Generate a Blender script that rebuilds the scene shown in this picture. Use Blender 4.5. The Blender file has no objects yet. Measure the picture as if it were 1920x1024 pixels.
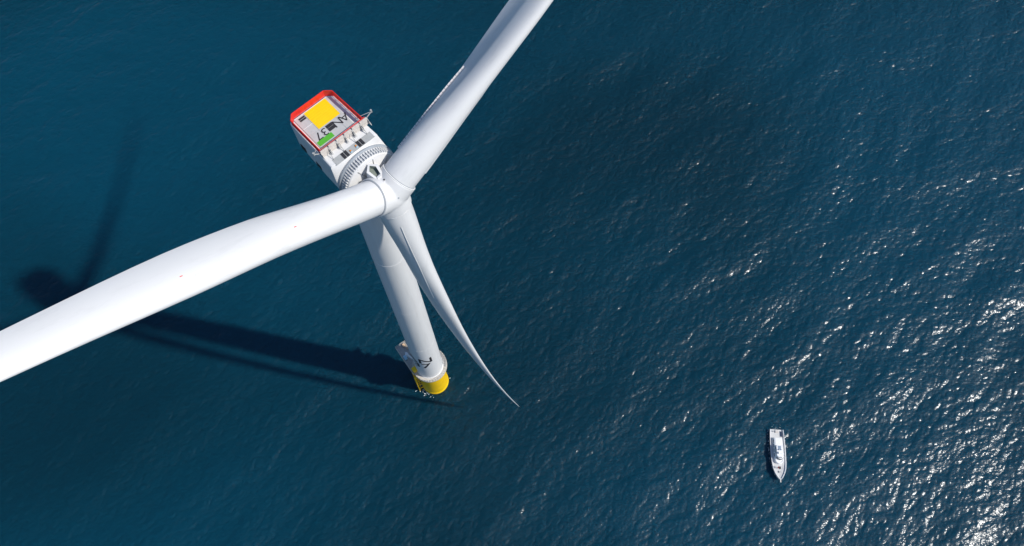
import bpy, bmesh, math, random
import numpy as np
from mathutils import Vector, Matrix

random.seed(7)
R = math.radians
SC = bpy.context.scene
COL = SC.collection

# ------------------------------------------------------------------ camera
CAM = Vector((23.70256534, -61.06349941, 240.70767877))
cd = bpy.data.cameras.new("camera")
cd.sensor_width = 36.0
cd.lens = 1490.0 / 1920.0 * 36.0
cd.clip_start, cd.clip_end = 1.0, 60000.0
cam = bpy.data.objects.new("camera", cd)
cam.location = CAM
cam.rotation_euler = (0.38385221, 0, 0)
COL.objects.link(cam)
SC.camera = cam

# ------------------------------------------------------------------ light
SUN = Vector((0.668206, -0.149362, 0.72882881)).normalized()
w = bpy.data.worlds.new("World")
SC.world = w
w.use_nodes = True
nt = w.node_tree
nt.nodes.clear()
sky = nt.nodes.new("ShaderNodeTexSky")
sky.sky_type = 'NISHITA'
sky.sun_disc = False
sky.sun_elevation = math.asin(SUN.z)
sky.sun_rotation = math.atan2(SUN.x, SUN.y)
sky.air_density, sky.dust_density, sky.ozone_density = 1.0, 0.4, 4.0
bg = nt.nodes.new("ShaderNodeBackground")
bg.inputs[1].default_value = 0.11
wo = nt.nodes.new("ShaderNodeOutputWorld")
nt.links.new(sky.outputs[0], bg.inputs[0])
nt.links.new(bg.outputs[0], wo.inputs[0])

sl = bpy.data.lights.new("sun", 'SUN')
sl.energy = 4.0
sl.angle = R(1.4)
sl.color = (1.0, 0.96, 0.895)
so = bpy.data.objects.new("sun", sl)
so.rotation_euler = SUN.to_track_quat('Z', 'Y').to_euler()
so.location = (150, -40, 200)
COL.objects.link(so)

SC.view_settings.view_transform = 'Standard'
SC.view_settings.look = 'None'
SC.view_settings.exposure = 0.12
SC.view_settings.gamma = 1.0
SC.cycles.use_denoising = True
SC.cycles.max_bounces = 6
SC.cycles.sample_clamp_indirect = 4.0
SC.cycles.caustics_reflective = False
SC.cycles.caustics_refractive = False

# ------------------------------------------------------------------ materials
def new_mat(name):
    m = bpy.data.materials.new(name)
    m.use_nodes = True
    n = m.node_tree
    return m, n, n.nodes["Principled BSDF"]

def paint(name, col, rough=0.45, var=0.06, scale=0.6, dirt=None, dirt_amt=0.0, metal=0.0, bump=0.0, stretch=(1, 1, 1)):
    """painted / metal surface with faint mottling and optional dirt patches"""
    m, n, p = new_mat(name)
    tc = n.nodes.new("ShaderNodeTexCoord")
    mp = n.nodes.new("ShaderNodeMapping")
    mp.inputs['Scale'].default_value = stretch
    n.links.new(tc.outputs['Object'], mp.inputs[0])
    no = n.nodes.new("ShaderNodeTexNoise")
    no.inputs['Scale'].default_value = scale
    no.inputs['Detail'].default_value = 6
    n.links.new(mp.outputs[0], no.inputs['Vector'])
    rp = n.nodes.new("ShaderNodeValToRGB")
    lo = [max(0, c * (1 - var)) for c in col]
    hi = [min(1, c * (1 + var)) for c in col]
    rp.color_ramp.elements[0].position = 0.35
    rp.color_ramp.elements[1].position = 0.65
    rp.color_ramp.elements[0].color = (*lo, 1)
    rp.color_ramp.elements[1].color = (*hi, 1)
    n.links.new(no.outputs[0], rp.inputs[0])
    out = rp.outputs[0]
    if dirt:
        n2 = n.nodes.new("ShaderNodeTexNoise")
        n2.inputs['Scale'].default_value = scale * 2.3
        n2.inputs['Detail'].default_value = 8
        n2.inputs['Roughness'].default_value = 0.7
        n.links.new(mp.outputs[0], n2.inputs['Vector'])
        r2 = n.nodes.new("ShaderNodeValToRGB")
        r2.color_ramp.elements[0].position = 0.52
        r2.color_ramp.elements[1].position = 0.72
        r2.color_ramp.elements[0].color = (0, 0, 0, 1)
        r2.color_ramp.elements[1].color = (dirt_amt, dirt_amt, dirt_amt, 1)
        n.links.new(n2.outputs[0], r2.inputs[0])
        mx = n.nodes.new("ShaderNodeMix")
        mx.data_type = 'RGBA'
        n.links.new(r2.outputs[0], mx.inputs[0])
        n.links.new(out, mx.inputs[6])
        mx.inputs[7].default_value = (*dirt, 1)
        out = mx.outputs[2]
    n.links.new(out, p.inputs['Base Color'])
    p.inputs['Roughness'].default_value = rough
    p.inputs['Metallic'].default_value = metal
    if bump:
        b = n.nodes.new("ShaderNodeBump")
        b.inputs['Strength'].default_value = bump
        b.inputs['Distance'].default_value = 0.05
        n.links.new(no.outputs[0], b.inputs['Height'])
        n.links.new(b.outputs[0], p.inputs['Normal'])
    return m

M = {}
M['blade'] = paint('blade_gelcoat', (0.70, 0.695, 0.685), 0.38, 0.015, 0.25, (0.56, 0.56, 0.55), 0.55, stretch=(1, 1, 0.22))
M['tower'] = paint('tower_paint', (0.70, 0.695, 0.685), 0.42, 0.02, 0.25, (0.55, 0.545, 0.53), 0.45, stretch=(1.6, 1.6, 0.10))
M['shell'] = paint('nacelle_shell', (0.71, 0.705, 0.695), 0.42, 0.02, 0.5, (0.55, 0.54, 0.52), 0.25)
M['hubp'] = paint('hub_paint', (0.68, 0.675, 0.665), 0.4, 0.02, 0.4, (0.6, 0.59, 0.57), 0.3)
M['roof'] = paint('roof_grey', (0.47, 0.48, 0.48), 0.7, 0.04, 1.2, (0.38, 0.38, 0.37), 0.4)
M['walk'] = paint('walkway_grey', (0.38, 0.39, 0.385), 0.75, 0.05, 2.0)
M['yellow'] = paint('signal_yellow', (0.90, 0.56, 0.002), 0.45, 0.03, 0.5, (0.80, 0.47, 0.01), 0.3)
M['deck_yellow'] = paint('deck_yellow', (0.86, 0.585, 0.003), 0.55, 0.02, 0.8)
M['green'] = paint('deck_green', (0.09, 0.42, 0.035), 0.55, 0.04, 1.5)
M['red'] = paint('rail_red', (0.70, 0.020, 0.010), 0.45, 0.06, 1.5)
M['black'] = paint('black_marking', (0.018, 0.018, 0.022), 0.6, 0.1, 2)
M['dark'] = paint('dark_hatch', (0.03, 0.03, 0.033), 0.5, 0.15, 2)
M['steel'] = paint('galvanised_steel', (0.42, 0.42, 0.41), 0.5, 0.1, 3, (0.28, 0.25, 0.21), 0.4, metal=0.2)
M['beige'] = paint('cooler_beige', (0.60, 0.55, 0.50), 0.6, 0.08, 3, (0.42, 0.36, 0.3), 0.4)
M['grating'] = paint('deck_grating', (0.36, 0.35, 0.33), 0.8, 0.12, 2.5, (0.26, 0.22, 0.18), 0.5)
M['concrete'] = paint('pale_platform', (0.56, 0.52, 0.46), 0.8, 0.15, 2.0, (0.36, 0.31, 0.26), 0.6)
M['groove'] = paint('groove_grey', (0.30, 0.33, 0.36), 0.6, 0.05, 1)
M['interior'] = paint('interior_green_grey', (0.20, 0.23, 0.20), 0.8, 0.05, 1)
M['rust'] = paint('rusty_brown', (0.30, 0.17, 0.08), 0.8, 0.2, 4)
M['orange'] = paint('orange_paint', (0.75, 0.25, 0.02), 0.5, 0.05, 2)
M['pale_blue'] = paint('pale_blue_paint', (0.35, 0.55, 0.65), 0.5, 0.05, 2)
M['blue'] = paint('blue_paint', (0.10, 0.30, 0.55), 0.5, 0.05, 2)

# ------------------------------------------------------------------ helpers
def link(o, parent=None):
    COL.objects.link(o)
    if parent:
        o.parent = parent
    return o

def tag(o, label=None, cat=None, group=None, kind=None):
    if label: o['label'] = label
    if cat: o['category'] = cat
    if group: o['group'] = group
    if kind: o['kind'] = kind
    return o

def obj(name, bm, mat, parent=None, smooth=False, angle=None):
    me = bpy.data.meshes.new(name)
    bm.to_mesh(me)
    bm.free()
    mats = mat if isinstance(mat, (list, tuple)) else [mat]
    for m_ in mats:
        me.materials.append(m_)
    if smooth:
        me.polygons.foreach_set('use_smooth', [True] * len(me.polygons))
        if angle:
            me.set_sharp_from_angle(angle=angle)
    o = bpy.data.objects.new(name, me)
    return link(o, parent)

def empty(name, loc=(0, 0, 0)):
    o = bpy.data.objects.new(name, None)
    o.location = loc
    o.empty_display_size = 1.0
    return link(o)

def frame(o, x, y, z):
    """4x4 from origin and axes"""
    return Matrix(((x[0], y[0], z[0], o[0]), (x[1], y[1], z[1], o[1]), (x[2], y[2], z[2], o[2]), (0, 0, 0, 1)))

def box(bm, c, s, mt=None, bevel=0.0, mi=0):
    """box centred c with full sizes s"""
    r = bmesh.ops.create_cube(bm, size=1.0)
    vs = r['verts']
    for v in vs:
        v.co = Vector((v.co.x * s[0] + c[0], v.co.y * s[1] + c[1], v.co.z * s[2] + c[2]))
    if bevel:
        es = list({e for v in vs for e in v.link_edges})
        rb = bmesh.ops.bevel(bm, geom=es, offset=bevel, segments=2, affect='EDGES', profile=0.6)
        vs = list({v for f in rb['faces'] for v in f.verts} | {v for v in vs if v.is_valid})
    if mi:
        for f in {f for v in vs for f in v.link_faces}:
            f.material_index = mi
    if mt is not None:
        for v in vs:
            v.co = mt @ v.co
    return vs

def tube(bm, p, q, r, r2=None, seg=8, mt=None, cap=True):
    p, q = Vector(p), Vector(q)
    if mt is not None:
        p, q = mt @ p, mt @ q
    r2 = r if r2 is None else r2
    d = (q - p).normalized()
    a = d.orthogonal().normalized()
    b = d.cross(a)
    A, B = [], []
    for i in range(seg):
        t = 2 * math.pi * i / seg
        o = a * math.cos(t) + b * math.sin(t)
        A.append(bm.verts.new(p + o * r))
        B.append(bm.verts.new(q + o * r2))
    for i in range(seg):
        j = (i + 1) % seg
        bm.faces.new((A[i], A[j], B[j], B[i]))
    if cap:
        bm.faces.new(A[::-1])
        bm.faces.new(B)

def lathe(bm, prof, seg=64, mt=None, closed=False, mi=None, a0=0.0, a1=2 * math.pi):
    """prof: list of (r, z) revolved about z"""
    full = abs(a1 - a0 - 2 * math.pi) < 1e-6
    n = seg if full else seg + 1
    rings = []
    for r, z in prof:
        ring = []
        for i in range(n):
            t = a0 + (a1 - a0) * i / seg
            v = Vector((r * math.cos(t), r * math.sin(t), z))
            ring.append(bm.verts.new(mt @ v if mt is not None else v))
        rings.append(ring)
    K = len(prof)
    for k in range(K if closed else K - 1):
        u, v = rings[k], rings[(k + 1) % K]
        for i in range(n if full else n - 1):
            j = (i + 1) % n
            f = bm.faces.new((u[i], u[j], v[j], v[i]))
            if mi: f.material_index = mi[k]
    return rings

def loft(bm, secs, cap=True):
    rings = [[bm.verts.new(p) for p in s] for s in secs]
    n = len(rings[0])
    for u, v in zip(rings[:-1], rings[1:]):
        for i in range(n):
            j = (i + 1) % n
            bm.faces.new((u[i], u[j], v[j], v[i]))
    if cap:
        bm.faces.new(rings[0][::-1])
        bm.faces.new(rings[-1])
    return rings

def text_bm(s, size, slices=0, bold=0.0):
    """flat mesh of a string, centred at origin in XY"""
    cu = bpy.data.curves.new('t', 'FONT')
    cu.body = s
    cu.size = size
    cu.offset = bold
    cu.align_x, cu.align_y = 'CENTER', 'CENTER'
    to = bpy.data.objects.new('t', cu)
    COL.objects.link(to)
    dg = bpy.context.evaluated_depsgraph_get()
    me = bpy.data.meshes.new_from_object(to.evaluated_get(dg))
    bpy.data.objects.remove(to)
    bpy.data.curves.remove(cu)
    bm = bmesh.new()
    bm.from_mesh(me)
    bpy.data.meshes.remove(me)
    if slices:
        xs = [v.co.x for v in bm.verts]
        for k in range(1, slices):
            x = min(xs) + (max(xs) - min(xs)) * k / slices
            bmesh.ops.bisect_plane(bm, geom=bm.verts[:] + bm.edges[:] + bm.faces[:], plane_co=(x, 0, 0), plane_no=(1, 0, 0))
    return bm

def smoothstep(x):
    x = min(1.0, max(0.0, x))
    return x * x * (3 - 2 * x)

def interp(x, xs, ys):
    return float(np.interp(x, xs, ys))

# ------------------------------------------------------------------ the sea
SHADE_OFF = (4.7, 19.9, 9.4)  # sets where the cloud-shade patches painted into the sea colour fall
def water_material():
    m, n, p = new_mat("sea_water")
    L = n.links.new
    tc = n.nodes.new("ShaderNodeTexCoord")
    mp = n.nodes.new("ShaderNodeMapping")
    mp.inputs['Rotation'].default_value = (0, 0, R(-28))
    mp.inputs['Scale'].default_value = (0.62, 1.0, 1.0)
    L(tc.outputs['Object'], mp.inputs[0])
    def noise(scale, detail, rough=0.55, src=None, dist=0.0):
        no = n.nodes.new("ShaderNodeTexNoise")
        no.inputs['Scale'].default_value = scale
        no.inputs['Detail'].default_value = detail
        no.inputs['Roughness'].default_value = rough
        no.inputs['Distortion'].default_value = dist
        L((src or mp).outputs[0] if src is None else src, no.inputs['Vector'])
        return no
    # cloud shade and brighter backscatter painted into the water colour, with some current mixing
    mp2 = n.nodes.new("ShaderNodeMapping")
    mp2.inputs['Location'].default_value = SHADE_OFF
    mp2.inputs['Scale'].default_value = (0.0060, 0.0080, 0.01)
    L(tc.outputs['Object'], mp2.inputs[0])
    cur = noise(1.0, 1.2, 0.5, mp2.outputs[0], 0.15)  # patches of painted cloud shade and backscatter, with some current mixing
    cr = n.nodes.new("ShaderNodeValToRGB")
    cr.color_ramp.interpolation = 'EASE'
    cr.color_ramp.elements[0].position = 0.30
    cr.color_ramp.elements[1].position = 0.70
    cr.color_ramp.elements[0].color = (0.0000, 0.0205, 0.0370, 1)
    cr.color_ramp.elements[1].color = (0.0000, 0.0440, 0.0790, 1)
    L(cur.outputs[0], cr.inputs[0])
    # gust patches modulate the capillary ripples
    gust = noise(0.045, 3, 0.5, None, 0.3)
    gr = n.nodes.new("ShaderNodeMapRange")
    gr.inputs['From Min'].default_value = 0.35
    gr.inputs['From Max'].default_value = 0.65
    gr.inputs['To Min'].default_value = 0.45
    gr.inputs['To Max'].default_value = 0.9
    L(gust.outputs[0], gr.inputs[0])
    r1 = noise(1.9, 2.0, 0.5, None, 0.25)
    b = n.nodes.new("ShaderNodeBump")
    b.inputs['Distance'].default_value = 0.13
    L(gr.outputs[0], b.inputs['Strength'])
    L(r1.outputs[0], b.inputs['Height'])
    # two gloss lobes: facets large enough to see, and the sheen of ripples too small to see
    q = n.nodes.new("ShaderNodeBsdfPrincipled")
    for bs, ro in ((p, 0.19), (q, 0.50)):
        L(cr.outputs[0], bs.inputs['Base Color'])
        L(b.outputs[0], bs.inputs['Normal'])
        bs.inputs['Roughness'].default_value = ro
        bs.inputs['IOR'].default_value = 1.333
        bs.inputs['Diffuse Roughness'].default_value = 1.0
        bs.inputs['Subsurface Weight'].default_value = 0.8
        bs.inputs['Subsurface Radius'].default_value = (1.0, 2.0, 2.2)
        bs.inputs['Subsurface Scale'].default_value = 3.0
    mx = n.nodes.new("ShaderNodeMixShader")
    mx.inputs[0].default_value = 0.36
    L(p.outputs[0], mx.inputs[1])
    L(q.outputs[0], mx.inputs[2])
    L(mx.outputs[0], n.nodes["Material Output"].inputs[0])
    return m

CHOP = 1.0
def build_sea():
    x0, x1, y0, y1 = -205.0, 260.0, -85.0, 185.0
    dx = 0.26
    nx, ny = int((x1 - x0) / dx), int((y1 - y0) / dx)
    rng = np.random.default_rng(11)
    kx = 2 * np.pi * np.fft.fftfreq(nx, dx)
    ky = 2 * np.pi * np.fft.fftfreq(ny, dx)
    KX, KY = np.meshgrid(kx, ky)
    k = np.hypot(KX, KY)
    k[0, 0] = 1e-6
    # short wind sea: crests run about 28 deg above the x axis
    wd = R(28 - 90)
    lp = 6.5
    kp = 2 * np.pi / lp
    S = k ** -3.2 * np.exp(-0.9 * (kp / k) ** 2) * np.exp(-(k * 0.105) ** 2)
    cosang = (KX * math.cos(wd) + KY * math.sin(wd)) / k
    D = 0.10 + np.abs(cosang) ** 2.4
    # a faint longer swell
    ls = 24.0
    ks = 2 * np.pi / ls
    wd2 = R(34 - 90)
    c2 = (KX * math.cos(wd2) + KY * math.sin(wd2)) / k
    S2 = np.exp(-((k - ks) / (0.45 * ks)) ** 2) * np.abs(c2) ** 5
    ph = rng.standard_normal((ny, nx)) + 1j * rng.standard_normal((ny, nx))
    A = np.sqrt(S * D) * ph
    z = np.real(np.fft.ifft2(A))
    gx = np.gradient(z, dx, axis=1)
    gy = np.gradient(z, dx, axis=0)
    amp = 0.132 / math.sqrt((gx ** 2 + gy ** 2).mean())      # rms slope
    z *= amp
    FA = np.fft.fft2(z)
    chx = np.real(np.fft.ifft2(-1j * KX / k * FA)) * CHOP
    chy = np.real(np.fft.ifft2(-1j * KY / k * FA)) * CHOP
    z2 = np.real(np.fft.ifft2(np.sqrt(S2) * ph))
    z2 *= 0.17 / z2.std()
    z = z + z2
    X = x0 + np.arange(nx) * dx
    Y = y0 + np.arange(ny) * dx
    fx = np.clip(np.minimum(X - X[0], X[-1] - X) / 14, 0, 1)
    fy = np.clip(np.minimum(Y - Y[0], Y[-1] - Y) / 14, 0, 1)
    fade = np.minimum(fx[None, :], fy[:, None])
    z *= fade
    V = np.zeros((ny, nx, 3), np.float32)
    V[..., 0], V[..., 1], V[..., 2] = X[None, :] + chx * fade, Y[:, None] + chy * fade, z
    V = V.reshape(-1, 3)
    idx = np.arange(nx * ny).reshape(ny, nx)
    F = np.stack([idx[:-1, :-1], idx[:-1, 1:], idx[1:, 1:], idx[1:, :-1]], -1).reshape(-1, 4)
    # the rest of the sea, out to the horizon, joined along the border
    far = 25000.0
    n0 = len(V)
    bot, top = idx[0, :], idx[-1, :]
    lef, rig = idx[:, 0], idx[:, -1]
    ext = np.array([[-far, -far, 0], [far, -far, 0], [far, far, 0], [-far, far, 0]], np.float32)
    V = np.concatenate([V, ext])
    c0, c1, c2_, c3 = n0, n0 + 1, n0 + 2, n0 + 3
    polys = []
    polys.append([c0, c1] + list(bot[::-1]))
    polys.append([c1, c2_] + list(rig[::-1]))
    polys.append([c2_, c3] + list(top))
    polys.append([c3, c0] + list(lef))
    me = bpy.data.meshes.new("water")
    nl = F.size + sum(len(q) for q in polys)
    me.vertices.add(len(V))
    me.vertices.foreach_set('co', V.ravel())
    me.loops.add(nl)
    lv = np.concatenate([F.ravel()] + [np.array(q) for q in polys]).astype(np.int32)
    me.loops.foreach_set('vertex_index', lv)
    nf = len(F) + 4
    me.polygons.add(nf)
    st = np.concatenate([np.arange(len(F)) * 4, F.size + np.cumsum([0] + [len(q) for q in polys[:-1]])]).astype(np.int32)
    me.polygons.foreach_set('loop_start', st)
    me.polygons.foreach_set('use_smooth', np.ones(nf, bool))
    me.update(calc_edges=True)
    me.validate()
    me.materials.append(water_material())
    o = link(bpy.data.objects.new("water", me))
    o['kind'] = 'structure'
    o['label'] = "deep blue rippled open sea with sun glitter"
    def height(px, py):
        i = int(round((px - x0) / dx))
        j = int(round((py - y0) / dx))
        return float(z[j, i]) if 0 <= i < nx and 0 <= j < ny else 0.0
    return height
sea_height = build_sea()

# ------------------------------------------------------------------ turbine
H = 133.93
AX = Vector((0.680423280781197, -0.7253261055124481, 0.10452846326765347))
UP = Vector((-0.07151537, 0.07623485, 0.9945219))
LV = Vector((0.7293214, 0.68417124, 0.0))
AH = Vector((0.68417124, -0.7293214, 0.0))
HUB = Vector((4.89548144, -4.82378914, 134.09449402))
NF = frame((0, 0, H), AH, LV, (0, 0, 1))              # nacelle frame: x forward, y to the blade side, z up
GF = frame(HUB, UP, LV, AX)                            # rotor frame: z along the shaft (forward), x up

turbine = empty("wind_turbine", (0, 0, 0))
tag(turbine, "huge white three-bladed offshore wind turbine standing on a yellow base in the sea", "wind turbine")

# --- yellow foundation
bm = bmesh.new()
lathe(bm, [(4.12, -14), (4.12, 1.1), (4.06, 1.25), (3.98, 1.35), (3.96, 5.0), (3.99, 5.05), (3.99, 5.2), (3.96, 5.25), (3.96, 17.6), (4.1, 17.7), (4.1, 18.2), (3.7, 18.2)], 96)
found = obj("foundation", bm, M['yellow'], turbine, True, R(30))

bm = bmesh.new()
lathe(bm, [(4.125, -2.0), (4.14, 0.3), (4.125, 0.55)], 96)
obj("waterline_band", bm, paint('algae_stain', (0.22, 0.20, 0.04), 0.6, 0.35, 2.0, (0.6, 0.42, 0.02), 0.8), found, True)

def pol(r, deg, z):
    return Vector((r * math.cos(R(deg)), r * math.sin(R(deg)), z))

# boat landing: two fender tubes, a ladder and stand-offs on the left side
bl_ang = 203
bm = bmesh.new()
f0 = frame((0, 0, 0), pol(1, bl_ang, 0), pol(1, bl_ang + 90, 0), (0, 0, 1))
for s in (-0.85, 0.85):
    tube(bm, (5.35, s, -3), (5.35, s, 14.5), 0.22, seg=10, mt=f0)
    tube(bm, (5.35, s, 14.5), (4.0, s, 15.6), 0.22, seg=10, mt=f0)
    for z in (2.2, 6.0, 10.0, 13.5):
        tube(bm, (5.35, s, z), (3.8, s * 0.9, z), 0.15, seg=8, mt=f0)
for z in (3.0, 8.0, 12.5):
    tube(bm, (5.35, -0.85, z), (5.35, 0.85, z + 0.6), 0.09, seg=8, mt=f0)
obj("boat_landing", bm, M['yellow'], found, True, R(40))
bm = bmesh.new()
for s in (-0.3, 0.3):
    tube(bm, (4.75, s, -2), (4.75, s, 19.2), 0.06, seg=6, mt=f0)
for i in range(60):
    tube(bm, (4.75, -0.3, -1.8 + i * 0.35), (4.75, 0.3, -1.8 + i * 0.35), 0.03, seg=5, mt=f0)
for i in range(6):
    z = 13.5 + i * 0.9
    pts = [(4.75 + 0.75 * math.sin(t), 0.42 * math.cos(t) * 1.05, z) for t in np.linspace(0, math.pi, 7)]
    for a_, b_ in zip(pts[:-1], pts[1:]):
        tube(bm, a_, b_, 0.04, seg=5, mt=f0)
obj("ladder", bm, M['yellow'], found, True, R(40))
bm = bmesh.new()
f1 = frame((0, 0, 0), pol(1, 246, 0), pol(1, 336, 0), (0, 0, 1))
box(bm, (4.02, 0, 14.9), (0.16, 1.5, 1.3), f1, 0.03)
obj("warning_plate", bm, M['red'], found)

# --- access platform: ring and laydown deck
ZP = 18.9
plat = None
bm = bmesh.new()
lathe(bm, [(3.55, 18.25), (5.0, 18.25), (5.0, ZP), (3.55, ZP)], 72, closed=True)
plat = obj("access_platform", bm, M['concrete'], turbine)
# grey grating sheet over the right-hand third of the ring
bm = bmesh.new()
lathe(bm, [(3.9, ZP + 0.03), (4.9, ZP + 0.03), (4.9, ZP + 0.06), (3.9, ZP + 0.06)], 30, closed=True, a0=R(-5), a1=R(75))
for f in bm.faces: pass
obj("grating", bm, M['grating'], plat)
# laydown deck
PA, PB = Vector((-10.2, 5.1, 0)), Vector((-4.45, -3.0, 0))
du = (PB - PA).normalized()
dv = Vector((-du.y, du.x, 0))
LF = frame(PA + Vector((0, 0, 0)), du, dv, (0, 0, 1))
LL, LW = (PB - PA).length, 3.5
bm = bmesh.new()
box(bm, (LL / 2, LW / 2, ZP - 0.3), (LL, LW, 0.5), LF, 0.04)
box(bm, (LL * 0.62, LW + 0.9, ZP - 0.35), (LL * 0.6, 2.0, 0.44), LF, 0.04)
lay = obj("laydown_deck", bm, M['grating'], plat)
# under-deck braces
bm = bmesh.new()
for u in (2.0, 5.0, 8.0):
    tube(bm, (u, 0.5, ZP - 0.55), (LL * 0.6 + (u - 5) * 0.35, LW + 1.0, ZP - 4.6), 0.17, seg=8, mt=LF)
obj("deck_brace", bm, M['yellow'], lay, True)
# railings
bm = bmesh.new()
def rail_run(bm, pts, h=1.15, post=0.035, gap=1.2, mt=None):
    for a_, b_ in zip(pts[:-1], pts[1:]):
        a_, b_ = Vector(a_), Vector(b_)
        n_ = max(1, round((b_ - a_).length / gap))
        for i in range(n_ + 1):
            p_ = a_.lerp(b_, i / n_)
            tube(bm, p_, p_ + Vector((0, 0, h)), post, seg=5, mt=mt)
        for hh in (h, h * 0.55):
            tube(bm, a_ + Vector((0, 0, hh)), b_ + Vector((0, 0, hh)), post * 1.1, seg=5, mt=mt)
        m_ = (a_ + b_) / 2
        tube(bm, a_ + Vector((0, 0, 0.08)), b_ + Vector((0, 0, 0.08)), post * 1.8, seg=4, mt=mt)
ring_pts = [pol(4.92, d, ZP) for d in range(-150, 96, 9)]
rail_run(bm, ring_pts, gap=1.0)
rail_run(bm, [(LL, 0.1, ZP), (0.1, 0.1, ZP), (0.1, LW - 0.1, ZP), (2.8, LW - 0.1, ZP)], mt=LF)
obj("railing", bm, M['concrete'], plat, True)
# davit crane on the laydown deck
bm = bmesh.new()
cx, cy = 4.4, 1.6
tube(bm, (cx, cy, ZP - 0.05), (cx, cy, ZP + 2.6), 0.32, seg=14, mt=LF)
tube(bm, (cx, cy, ZP + 2.6), (cx, cy, ZP + 3.1), 0.45, seg=14, mt=LF)
tube(bm, (cx - 0.6, cy - 0.1, ZP + 2.9), (cx + 3.9, cy + 1.0, ZP + 3.5), 0.20, 0.13, seg=8, mt=LF)
tube(bm, (cx + 0.3, cy, ZP + 1.2), (cx + 1.9, cy + 0.42, ZP + 3.1), 0.09, seg=6, mt=LF)
crane = obj("davit_crane", bm, M['shell'], lay, True, R(40))
bm = bmesh.new()
box(bm, (cx, cy - 0.75, ZP + 0.55), (1.3, 0.9, 1.1), LF, 0.06)
obj("winch_box", bm, M['pale_blue'], lay)
bm = bmesh.new()
box(bm, (0.9, 2.5, ZP + 0.35), (0.9, 0.8, 0.7), LF, 0.05)
box(bm, (2.2, 2.9, ZP + 0.3), (0.6, 0.5, 0.6), LF, 0.05)
obj("storage_box", bm, paint('faded_orange', (0.55, 0.38, 0.24), 0.7, 0.3, 3), lay)
bm = bmesh.new()
box(bm, (LL - 0.9, 1.0, ZP + 1.0), (1.3, 1.2, 2.0), LF, 0.05)
obj("ladder_gate", bm, M['yellow'], lay)

# --- tower
def tower_r(z):
    return interp(z, [18.2, 30, 50, 100, 130], [3.83, 3.80, 3.68, 3.40, 3.05])
prof = [(4.0, 18.95), (4.0, 19.15), (tower_r(19.2), 19.2)]
zs = [26, 34, 45, 56, 68, 80, 92, 104, 116, 128.9]
for z in zs:
    prof.append((tower_r(z), z))
bm = bmesh.new()
lathe(bm, prof, 128)
tower = obj("tower", bm, M['tower'], turbine, True, R(30))
for z in (45, 73.5, 101):
    bm = bmesh.new()
    r_ = tower_r(z)
    lathe(bm, [(r_ - 0.02, z - 0.05), (r_ + 0.012, z - 0.04), (r_ + 0.012, z + 0.04), (r_ - 0.02, z + 0.05)], 128)
    obj("flange_seam", bm, M['shell'], tower, True, R(30))
# identification letters wrapped round the tower
for s, zc, a0 in (("AN", 35.6, 252), ("37", 31.2, 256)):
    bm = text_bm(s, 5.6, 14, 0.06)
    for v in bm.verts:
        zz = zc + v.co.y
        r_ = tower_r(zz) + 0.02
        a_ = R(a0) + v.co.x / r_
        v.co = Vector((r_ * math.cos(a_), r_ * math.sin(a_), zz))
    obj("tower_lettering", bm, M['black'], tower)
bm = bmesh.new()
f2 = frame((0, 0, 0), pol(1, 10, 0), pol(1, 100, 0), (0, 0, 1))
box(bm, (3.8, 0, ZP + 1.45), (0.25, 1.1, 2.5), f2, 0.04)
obj("door", bm, M['steel'], tower)

# --- nacelle hull
def rrect(hw, zt, zb, rt, rb, zc=None):
    """rounded rectangle section in (y, z), counter-clockwise, constant vertex count"""
    pts = []
    nA, nS = 10, 6
    def arc(cy, cz, r, t0):
        for i in range(nA + 1):
            t = R(t0 + 90 * i / nA)
            pts.append((cy + r * math.cos(t), cz + r * math.sin(t)))
    def seg(p, q):
        for i in range(1, nS):
            pts.append((p[0] + (q[0] - p[0]) * i / nS, p[1] + (q[1] - p[1]) * i / nS))
    corners = [(hw - rt, zt - rt, rt, 0), (-hw + rt, zt - rt, rt, 90), (-hw + rb, zb + rb, rb, 180), (hw - rb, zb + rb, rb, 270)]
    for i, c in enumerate(corners):
        arc(*c)
        nx_ = corners[(i + 1) % 4]
        a_ = pts[-1]
        t = R(nx_[3])
        b_ = (nx_[0] + nx_[2] * math.cos(t), nx_[1] + nx_[2] * math.sin(t))
        seg(a_, b_)
    return pts
ZT = 4.85
hull_st = [  # x, half width, top, bottom, r_top, r_bottom
    (-10.05, 3.35, 4.1, -1.6, 0.9, 1.6),
    (-9.98, 3.75, 4.55, -2.3, 0.6, 1.9),
    (-9.8, 4.0, 4.78, -2.75, 0.4, 2.0),
    (-9.5, 4.08, ZT, -3.0, 0.28, 2.1),
    (-6.5, 4.15, ZT, -3.8, 0.28, 2.3),
    (-3.0, 4.2, ZT, -4.6, 0.28, 2.6),
    (-0.9, 4.25, ZT, -4.9, 0.3, 3.0),
    (0.5, 4.3, ZT, -5.1, 0.3, 3.6),
]
secs = []
for x, hw, zt, zb, rt, rb in hull_st:
    secs.append([NF @ Vector((x, y, z)) for y, z in rrect(hw, zt, zb, rt, rb)])
# front collar: circle about the shaft
def shaft_circle(s, r):
    base = rrect(1, 1, -1, 0.999, 0.999)
    out = []
    for y, z in base:
        n_ = math.hypot(y, z)
        out.append(GF @ Vector((z / n_ * r, y / n_ * r, -s)))
    return out
c1 = shaft_circle(5.45, 4.95)
mid = [a_.lerp(b_, 0.55) for a_, b_ in zip(secs[-1], c1)]
secs += [mid, c1, shaft_circle(5.2, 4.95)]
bm = bmesh.new()
loft(bm, secs)
hull = obj("nacelle", bm, M['shell'], turbine, True, R(28))

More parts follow.
